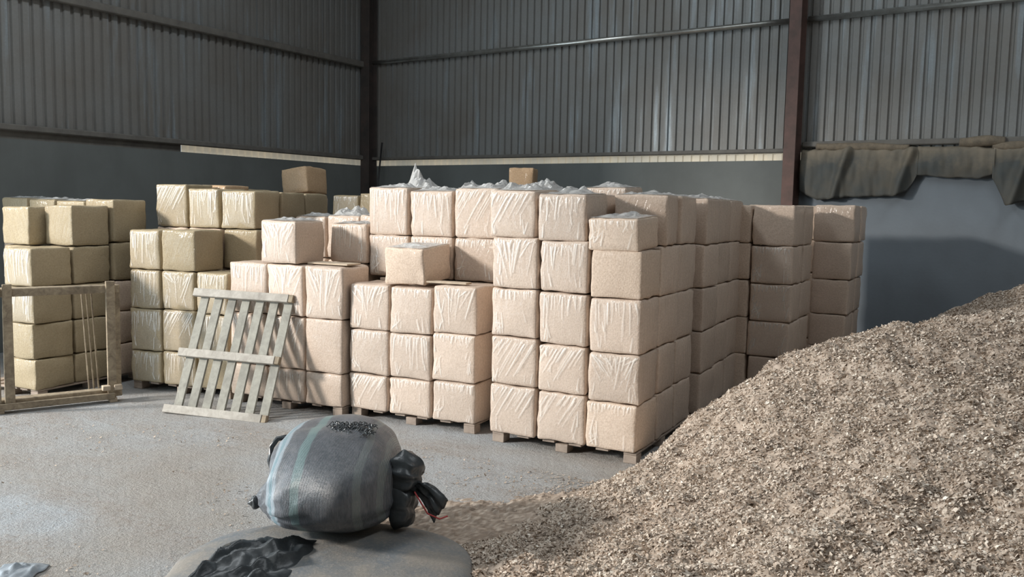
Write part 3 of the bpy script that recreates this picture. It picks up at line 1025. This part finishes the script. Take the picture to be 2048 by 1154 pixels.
# ------------------------------------------------------------------ the sacks in front
def blob(hx, hy, hz, n=3.2, res=30, warp=None, nh=None):
    """soft pillow: super-ellipsoid with a warp function"""
    v, f = [], []
    nu, nv = res * 2, res
    for j in range(nv + 1):
        ph = -math.pi / 2 + math.pi * j / nv
        for i in range(nu):
            th = 2 * math.pi * i / nu
            def pw(c, e=n): return math.copysign(abs(c) ** (2 / e), c)
            x = hx * pw(math.cos(ph)) * pw(math.cos(th), nh or n)
            y = hy * pw(math.cos(ph)) * pw(math.sin(th), nh or n)
            z = hz * pw(math.sin(ph))
            p = Vector((x, y, z))
            if warp:
                p = warp(p)
            v.append(tuple(p))
    for j in range(nv):
        for i in range(nu):
            i2 = (i + 1) % nu
            f.append((j * nu + i, j * nu + i2, (j + 1) * nu + i2, (j + 1) * nu + i))
    return v, f

def upper_sack():
    gx, gy = ground(-.90, 4.44)
    e = empty('woven_sack', (gx, gy, .175), YAW)
    hx, hy, hz = .328, .56, .238
    def warp(p):
        u = p.z / hz
        x, y, z = p
        # wide foot, shoulders drawn in
        k = 1.0 - .17 * max(0, u) ** 1.6 + .05 * max(0, -u)
        x *= k
        # front leans back towards the crown and is tucked under at the foot
        if y < 0:
            y *= 1 - .36 * max(0, u) ** 1.5 - .26 * max(0, -u - .25) ** 1.0
        else:
            y *= 1 - .25 * max(0, u) ** 2
        x -= .015 * u
        # lower left corner pulled out into a pointed ear
        g = max(0, -x / hx - .35) ** 1.5 * max(0, 1 - abs(u + .55) / .5) * max(0, .75 - abs(y + .18) / .30)
        x -= .28 * g; z += .02 * g
        # lower right corner filled out
        g2 = max(0, x / hx - .4) * max(0, -u - .2)
        x += .07 * g2
        q = Vector((x, y, z))
        # folds fanning out of the ear and a seam above the foot
        dx, dz = x + hx * 1.05, z + hz * .6
        ang, rad = math.atan2(dz, dx), math.hypot(dx, dz)
        w = math.sin(ang * 17 + 3 * vnoise(q, 3)) * .013 * math.exp(-((rad - .20) / .14) ** 2)
        w -= .014 * math.exp(-((u + .52 + .12 * vnoise((x, y, 0), 4, 8)) / .09) ** 2)
        w += vnoise(q, 4.5, 2) * .02 + vnoise(q, 12, 5) * .006
        return q + Vector((x * .8, y, z * .5)).normalized() * w
    v, f = blob(hx, hy, hz, 3.6, 56, warp, 2.5)
    v = [(x, y, z + hz) for x, y, z in v]
    mesh_obj('sack_body', v, f, M['bag'], e, True)
    # carrying loop on the left
    lp = [(-.27, .0, .405), (-.315, -.02, .40), (-.342, -.03, .36), (-.352, -.04, .29), (-.335, -.04, .23)]
    MB().tube(lp, .014, 8).build('handle', M['black_plastic'], e, True)
    # gathered corner at the lower left
    def wk(p): return p + Vector((vnoise(p, 30, 1), vnoise(p, 30, 2), vnoise(p, 30, 3))) * .02
    v, f = blob(.03, .03, .022, 2.2, 12, wk)
    mesh_obj('corner_tuft', [(x - .385, y - .20, z + .115) for x, y, z in v], f, M['black_plastic'], e, True)
    # tied mouth on the right: a neck, a bunched lump and two loose flaps
    def wk2(p):
        q = p + Vector((vnoise(p, 12, 4), vnoise(p, 12, 5), vnoise(p, 12, 6))) * .035
        return q + p.normalized() * math.sin(math.atan2(p.z, p.y) * 9) * .008
    v, f = blob(.085, .11, .10, 2.2, 20, wk2)
    mesh_obj('tied_neck', [(x + .375, y - .12, z + .265) for x, y, z in v], f, M['black_plastic'], e, True)
    v, f = blob(.07, .10, .13, 2.3, 18, wk2)
    mesh_obj('tied_neck', [(x + .36, y - .16, z + .11) for x, y, z in v], f, M['black_plastic'], e, True)
    def flap(p0, p1, wid, seed):
        p0, p1 = Vector(p0), Vector(p1)
        dd = p1 - p0
        side = dd.cross(Vector((0, 1, 0))).normalized()
        vv, ff = [], []
        nn, mm = 16, 8
        for a in range(nn + 1):
            t = a / nn
            for b in range(mm + 1):
                s = (b / mm - .5) * wid * (.55 + .6 * t)
                p = p0 + dd * t + side * s
                p.y += .02 * math.sin(b * 2.1 + t * 5) + vnoise(p, 16, seed) * .03
                p.z += vnoise(p, 22, seed + 3) * .014 + .03 * math.sin(t * math.pi)
                vv.append(tuple(p))
        for a in range(nn):
            for b in range(mm):
                q = a * (mm + 1) + b
                ff.append((q, q + 1, q + mm + 2, q + mm + 1))
        o = mesh_obj('mouth_flap', vv, ff, M['black_plastic'], e, True)
        s = o.modifiers.new('thickness', 'SOLIDIFY'); s.thickness = .012; s.offset = 0
    flap((.39, -.16, .22), (.565, -.22, .10), .10, 2.0)
    MB().tube([(.43, -.23, .20), (.46, -.25, .16), (.50, -.262, .10), (.56, -.265, .075), (.60, -.25, .085)], .004, 6).build('red_cord', M['cord'], e, True)
    # frayed tuft on the crown
    mb = MB()
    rnd = random.Random(4)
    for i in range(150):
        x, y = rnd.uniform(-.03, .19), rnd.uniform(-.14, .02)
        z = .478 - .25 * max(0, x - .05) ** 2 - abs(y) * .12
        a = rnd.uniform(0, 6.28)
        mb.tube([(x, y, z), (x + .012 * math.cos(a), y + .012 * math.sin(a), z + rnd.uniform(.006, .016)), (x + .03 * math.cos(a), y + .03 * math.sin(a), z + rnd.uniform(-.004, .008))], .0028, 5)
    mb.build('frayed_threads', M['black_plastic'], e)
    tag(e, 'stuffed dark striped woven sack with tied mouth, resting on the flat sack', 'sack')
upper_sack()

def lower_sack():
    gx, gy = ground(-.86, 3.84)
    e = empty('flat_sack', (gx, gy, 0), YAW)
    hx, hy, hz = .70, .60, .092
    def warp(p):
        q = p + p.normalized() * (vnoise(p, 4, 7) * .02 + vnoise(p, 11, 3) * .006)
        q.z *= 1 - .25 * (p.x / hx) ** 2
        q.z = max(q.z, -hz)
        return q
    v, f = blob(hx, hy, hz, 2.6, 36, warp)
    mesh_obj('sack_body', [(x, y, z + hz) for x, y, z in v], f, M['lowbag'], e, True)
    # crumpled black plastic lying over its left end
    nx, ny = 80, 70
    v, f = [], []
    for j in range(ny + 1):
        for i in range(nx + 1):
            x = -.62 + .50 * i / nx + .10 * (j / ny)
            y = -.55 + .80 * j / ny
            p = (x, y, 0)
            env = min(1, 5 * min(i, nx - i) / nx) * min(1, 5 * min(j, ny - j) / ny)
            base = 2 * hz * (1 - abs(x / hx) ** 2.6) ** .38 * (1 - min(.999, abs(y / hy)) ** 2.6) ** .38 if abs(x) < hx else 0
            z = base * .9 + .012 + env * (.03 * abs(vnoise(p, 7, 3)) * 2 + .006 * vnoise(p, 24, 6))
            a1 = x * .75 - y * .66 + .03 * vnoise(p, 5, 2)
            fold = 1 - abs(((a1 * 7.5 + .6 * vnoise((x, y, 2), 6, 4)) % 1.0) * 2 - 1)
            a2 = x * .2 + y * .98
            fold2 = 1 - abs(((a2 * 4.6 + .5 * vnoise((x, y, 5), 5, 1)) % 1.0) * 2 - 1)
            z += env * (.05 * fold ** 1.5 + .022 * fold2)
            v.append((x, y, z))
    for j in range(ny):
        for i in range(nx):
            a = j * (nx + 1) + i
            f.append((a, a + 1, a + nx + 2, a + nx + 1))
    o = mesh_obj('crumpled_cover', v, f, M['black_plastic'], e, True)
    s = o.modifiers.new('thickness', 'SOLIDIFY'); s.thickness = .004
    tag(e, 'flat dusty grey sack on the floor with crumpled black plastic on it', 'sack')
lower_sack()

def scrap():
    gx, gy = ground(-2.36, 4.0)
    nx, ny = 24, 16
    v, f = [], []
    for j in range(ny + 1):
        for i in range(nx + 1):
            x, y = (-.5 + i / nx) * .22, (-.5 + j / ny) * .22
            k = max(0, 1 - (x / .11) ** 2) * max(0, 1 - (y / .11) ** 2)
            v.append((x + vnoise((x, y, 0), 12, 3) * .03, y + vnoise((x, y, 0), 12, 5) * .03, .006 + k * (.018 + .035 * abs(vnoise((x, y, 0), 22, 9)))))
    for j in range(ny):
        for i in range(nx):
            a = j * (nx + 1) + i
            f.append((a, a + 1, a + nx + 2, a + nx + 1))
    o = mesh_obj('plastic_scrap', v, f, M['scrap'], None, True)
    o.location = (gx, gy, 0); o.rotation_euler = (0, 0, YAW)
    s = o.modifiers.new('thickness', 'SOLIDIFY'); s.thickness = .003
    tag(o, 'crumpled grey-blue plastic scrap lying flat on the floor at lower left', 'scrap')
scrap()

# ------------------------------------------------------------------ the heap of loose shavings
CP = np.array([  # right of viewer, ahead, height
    (-.38, 4.1, -.02), (-.45, 3.4, -.02), (-.45, 2.6, -.02), (-.02, 4.66, -.02), (.3, 5.1, -.02), (.62, 5.56, -.02), (.93, 6.02, -.02), (1.1, 6.35, -.04),
    (-.22, 4.02, .06), (.13, 4.56, .075), (.45, 5.0, .085), (.78, 5.5, .085),
    (-1.0, 4.5, -.32), (-1.2, 3.0, -.35), (-.35, 5.2, -.3), (.1, 5.8, -.32), (.5, 6.4, -.35), (1.0, 7.2, -.3),
    (.15, 3.6, .14), (.44, 4.3, .146), (1.0, 4.6, .27), (1.0, 3.2, .40), (1.8, 3.0, .55), (1.73, 4.4, .59), (2.4, 4.0, .74), (2.6, 3.0, .70), (1.0, 2.2, .42), (2.2, 2.0, .55),
    (.62, 5.2, .09), (.95, 5.55, .19), (1.27, 5.75, .40), (1.68, 5.7, .735), (2.07, 5.7, .93), (2.57, 5.7, 1.055), (3.1, 5.7, 1.15), (3.5, 5.7, 1.21), (4.3, 5.6, 1.3),
    (1.5, 5.1, .53), (2.1, 5.0, .79), (2.8, 5.0, .97), (3.3, 4.6, .98), (4.2, 4.2, 1.0), (5.0, 5.0, 1.2),
    (1.55, 6.5, .12), (2.0, 6.6, .30), (2.6, 6.7, .50), (3.3, 6.8, .72), (2.2, 7.4, .02), (3.0, 7.6, .28),
    (3.65, 7.8, .74), (4.26, 7.9, .97), (4.76, 8.0, 1.18), (5.6, 8.0, 1.35), (3.2, 8.6, .1), (4.0, 8.9, .5), (5.0, 9.3, .8), (6.0, 9.0, 1.0), (6.2, 6.5, 1.3),
    (2.6, 8.6, -.3), (3.2, 9.6, -.3), (-.2, 1.8, .02), (3.4, 2.2, .75)])

def tps_fit(P, z, lam=0.02):
    d = np.linalg.norm(P[:, None] - P[None], axis=2)
    K = np.where(d > 0, d * d * np.log(d + 1e-12), 0) + lam * np.eye(len(P))
    A = np.hstack([np.ones((len(P), 1)), P])
    top = np.hstack([K, A]); bot = np.hstack([A.T, np.zeros((3, 3))])
    return np.linalg.solve(np.vstack([top, bot]), np.concatenate([z, np.zeros(3)]))
W = tps_fit(CP[:, :2], CP[:, 2])
def tps(X):
    out = np.empty(len(X))
    for k in range(0, len(X), 20000):
        c = X[k:k + 20000]
        d = np.linalg.norm(c[:, None] - CP[None, :, :2], axis=2)
        out[k:k + 20000] = np.where(d > 0, d * d * np.log(d + 1e-12), 0) @ W[:-3] + W[-3] + c @ W[-2:]
    return out

def lattice(shape_x, shape_y, seed):
    """smooth random field sampled by bilinear interpolation"""
    g = np.random.default_rng(seed).normal(size=(64, 64))
    def f(X, cell):
        u, v = X[:, 0] / cell + 13.3, X[:, 1] / cell + 7.7
        i, j = np.floor(u).astype(int), np.floor(v).astype(int)
        a, b = u - i, v - j
        a, b = a * a * (3 - 2 * a), b * b * (3 - 2 * b)
        G = lambda p, q: g[p % 64, q % 64]
        return (G(i, j) * (1 - a) + G(i + 1, j) * a) * (1 - b) + (G(i, j + 1) * (1 - a) + G(i + 1, j + 1) * a) * b
    return f
L1, L2, L3, L4 = (lattice(0, 0, s) for s in (1, 2, 3, 4))
def heap_z(X):
    z = tps(X)
    return z + .022 * L1(X, .33) + .016 * L2(X, .13) + .011 * L3(X, .055)

def heap():
    step = .03
    gx = np.arange(-.9, 6.2, step); gz = np.arange(1.7, 9.6, step)
    A, B = np.meshgrid(gx, gz)
    X = np.stack([A.ravel(), B.ravel()], 1)
    z = heap_z(X) + .008 * L4(X, .03)
    # keep clear of the back wall
    wy = X[:, 0] * math.sin(YAW) + X[:, 1] * math.cos(YAW)
    nx, ny = len(gx), len(gz)
    ok = (z > -.012) & (wy < WY - .05)
    # keep the foot from running under the stacks
    wx = X[:, 0] * math.cos(YAW) - X[:, 1] * math.sin(YAW)
    ok &= ~((wx < -2.43) & (wy > 5.42)) & ~((wx < -2.12) & (wy > 8.1)) & ~((wx < -1.84) & (wy > 9.2))
    idx = np.arange(nx * ny).reshape(ny, nx)
    q = np.stack([idx[:-1, :-1], idx[:-1, 1:], idx[1:, 1:], idx[1:, :-1]], -1).reshape(-1, 4)
    q = q[ok[q].all(1)]
    used = np.unique(q)
    remap = -np.ones(nx * ny, int); remap[used] = np.arange(len(used))
    verts = np.column_stack([X[used], np.maximum(z[used], -.01)])
    faces = remap[q]
    tint = np.clip(.22 + .16 * np.random.default_rng(5).normal(size=len(used)) + .06 * L2(X[used], .2), 0, 1)
    # individual flakes lying over the surface, small bent rectangles
    rng = np.random.default_rng(8)
    n = 190000
    # denser near the viewer, where they show larger
    lx = rng.uniform(-.8, 5.6, n * 3); zz = 2.4 + 5.9 * rng.uniform(0, 1, n * 3) ** 1.25
    P = np.stack([lx, zz], 1)
    inview = (np.abs(lx) < .64 * zz + .3)
    P = P[inview]
    hz = heap_z(P)
    pwx = P[:, 0] * math.cos(YAW) - P[:, 1] * math.sin(YAW); pwy = P[:, 0] * math.sin(YAW) + P[:, 1] * math.cos(YAW)
    keep = (hz > -.005) & ~((pwx < -2.42) & (pwy > 5.40)) & ~((pwx < -2.1) & (pwy > 8.0)) & (pwy < WY - .08)
    P, hz = P[keep][:n], hz[keep][:n]
    n = len(P)
    size = rng.uniform(.004, .0085, n) * (1 + .5 * (rng.uniform(size=n) > .92))
    asp = rng.uniform(.4, 1.0, n)
    th = rng.uniform(0, 2 * np.pi, n); tl = rng.normal(0, .55, n); t2 = rng.normal(0, .55, n)
    ex = np.stack([np.cos(th) * np.cos(tl), np.sin(th) * np.cos(tl), np.sin(tl)], 1)
    ey = np.stack([-np.sin(th) * np.cos(t2), np.cos(th) * np.cos(t2), np.sin(t2)], 1)
    c = np.column_stack([P, hz + rng.uniform(.0, .012, n)])
    a = ex * size[:, None]; b = ey * (size * asp)[:, None]
    up = np.array([0, 0, 1.0]) * (size * .35)[:, None]
    quad = np.stack([c - a - b, c - b * 1.0 + up, c + a - b, c + a + b, c + b + up, c - a + b], 1).reshape(-1, 3)
    base = len(verts) + np.arange(n) * 6
    f1 = np.stack([base, base + 1, base + 4, base + 5], 1); f2 = np.stack([base + 1, base + 2, base + 3, base + 4], 1)
    tc = np.clip(.50 + .25 * rng.normal(size=n), 0, 1)
    V = np.vstack([verts, quad]); Fq = np.vstack([faces, f1, f2])
    T = np.concatenate([tint, np.repeat(tc, 6)])
    me = bpy.data.meshes.new('shavings_heap')
    me.vertices.add(len(V)); me.vertices.foreach_set('co', V.astype(np.float32).ravel())
    me.loops.add(len(Fq) * 4); me.loops.foreach_set('vertex_index', Fq.astype(np.int32).ravel())
    me.polygons.add(len(Fq)); me.polygons.foreach_set('loop_start', np.arange(0, len(Fq) * 4, 4, dtype=np.int32))
    at = me.attributes.new('tint', 'FLOAT', 'POINT'); at.data.foreach_set('value', T.astype(np.float32))
    me.update(calc_edges=True); me.validate()
    me.materials.append(M['pile'])
    o = bpy.data.objects.new('shavings_heap', me); COL.objects.link(o)
    o.rotation_euler = (0, 0, YAW)
    tag(o, 'big heap of loose wood shavings filling the right foreground', 'shavings', None, 'stuff')
heap()

def litter():
    """flakes scattered over the floor"""
    rng = np.random.default_rng(21)
    n = 170000
    zz = 3.6 + 3.2 * rng.uniform(0, 1, n) ** 1.1
    lx = rng.uniform(-.64, .25, n) * zz
    # thicker towards the heap
    P = np.stack([lx, zz], 1)
    near = np.exp(-np.clip(.0 - tps(P), 0, None) * 9)
    k = rng.uniform(size=n) < .035 + .965 * near ** 1.3
    k &= (L1(P, .5) + .7 * L2(P, .2) + rng.normal(0, .5, n) + near * 2) > .2
    P = P[k]; n = len(P)
    wy = P[:, 0] * math.sin(YAW) + P[:, 1] * math.cos(YAW)
    P = P[wy < 5.0]; n = len(P)
    size = rng.uniform(.003, .008, n); th = rng.uniform(0, 6.28, n); asp = rng.uniform(.4, 1, n)
    ex = np.stack([np.cos(th), np.sin(th), rng.normal(0, .3, n)], 1) * size[:, None]
    ey = np.stack([-np.sin(th), np.cos(th), rng.normal(0, .3, n)], 1) * (size * asp)[:, None]
    c = np.column_stack([P, rng.uniform(.004, .008, n)])
    quad = np.stack([c - ex - ey, c + ex - ey, c + ex + ey, c - ex + ey], 1).reshape(-1, 3)
    f = (np.arange(n) * 4)[:, None] + np.arange(4)[None]
    # trodden brown layer between sacks and heap, dark tint deepens the sack's shadow
    gx, gz = np.arange(-1.15, .75, .02), np.arange(3.7, 5.5, .02)
    A, B = np.meshgrid(gx, gz)
    Q = np.stack([A.ravel(), B.ravel()], 1)
    top = np.interp(Q[:, 0], [-1.2, -.8, -.4, 0, .3, .6], [4.6, 4.95, 5.12, 5.22, 5.33, 5.42])
    m = np.minimum((top - Q[:, 1]) * 1.6, (Q[:, 0] + 1.1)) + .05 * L1(Q, .16) + .03 * L2(Q, .07)
    zq = np.clip(m, -.1, .10) * .12 + .004 * L3(Q, .05) + .005 * L4(Q, .022)
    inside = (zq > .0005) & (tps(Q) < .05)
    nn = len(gx)
    idx = np.arange(len(Q)).reshape(len(gz), nn)
    fq = np.stack([idx[:-1, :-1], idx[:-1, 1:], idx[1:, 1:], idx[1:, :-1]], -1).reshape(-1, 4)
    fq = fq[inside[fq].any(1)]
    used = np.unique(fq); rm = -np.ones(len(Q), int); rm[used] = np.arange(len(used))
    V2 = np.column_stack([Q[used], np.maximum(zq[used], -.002)])
    tint = np.concatenate([np.repeat(np.clip(.16 + .14 * rng.normal(size=n), 0, 1), 4), np.clip(.04 + .2 * rng.normal(size=len(used)), 0, 1)])
    o = mesh_obj('shavings_litter', quad.tolist() + V2.tolist(), f.tolist() + (rm[fq] + n * 4).tolist(), M['pile'])
    at = o.data.attributes.new('tint', 'FLOAT', 'POINT'); at.data.foreach_set('value', tint.astype(np.float32))
    o.rotation_euler = (0, 0, YAW)
    tag(o, 'thin litter of wood flakes scattered over the dusty floor', 'shavings', None, 'stuff')
litter()

# ------------------------------------------------------------------ light
w = bpy.data.worlds.new('shed_daylight'); SC.world = w
w.use_nodes = True
nt = w.node_tree
bg = nt.nodes['Background']
bg.inputs[0].default_value = (0.86, 0.96, 1.0, 1)
bg.inputs[1].default_value = 0.6

def area(name, loc, target, sx, sy, power, color):
    l = bpy.data.lights.new(name, 'AREA')
    l.shape = 'RECTANGLE'; l.size = sx; l.size_y = sy; l.energy = power; l.color = color
    o = bpy.data.objects.new(name, l); COL.objects.link(o)
    o.location = loc
    o.rotation_euler = (Vector(target) - Vector(loc)).to_track_quat('-Z', 'Y').to_euler()
    return o
area('doorway_daylight', (-15.6, -6.7, 6.8), (-3.5, 5.2, 0.9), 1.7, 1.7, 3900, (1.0, 0.93, 0.85))

area('doorway_sky', (WX - .25, (DOOR0 + DOOR1) / 2, DOORH / 2), (0, (DOOR0 + DOOR1) / 2, DOORH / 2 - .4), DOOR1 - DOOR0, DOORH, 780, (0.72, 0.89, 1.0))
area('roof_fill', (1.5, 5.5, 7.4), (1.5, 5.5, 0), 1.2, 9.0, 185, (0.90, 0.96, 1.0))  # added fill lamp under the roof, lifts the right-hand bale sides
area('roof_fill', (-6.0, 3.0, 7.4), (-6.0, 3.0, 0), 1.2, 9.0, 260, (0.90, 0.96, 1.0))  # second added fill lamp, brightens the left wall

vs = SC.view_settings
vs.view_transform = 'Standard'; vs.look = 'None'; vs.exposure = 0.0; vs.gamma = 1.0
vs.use_curve_mapping = False
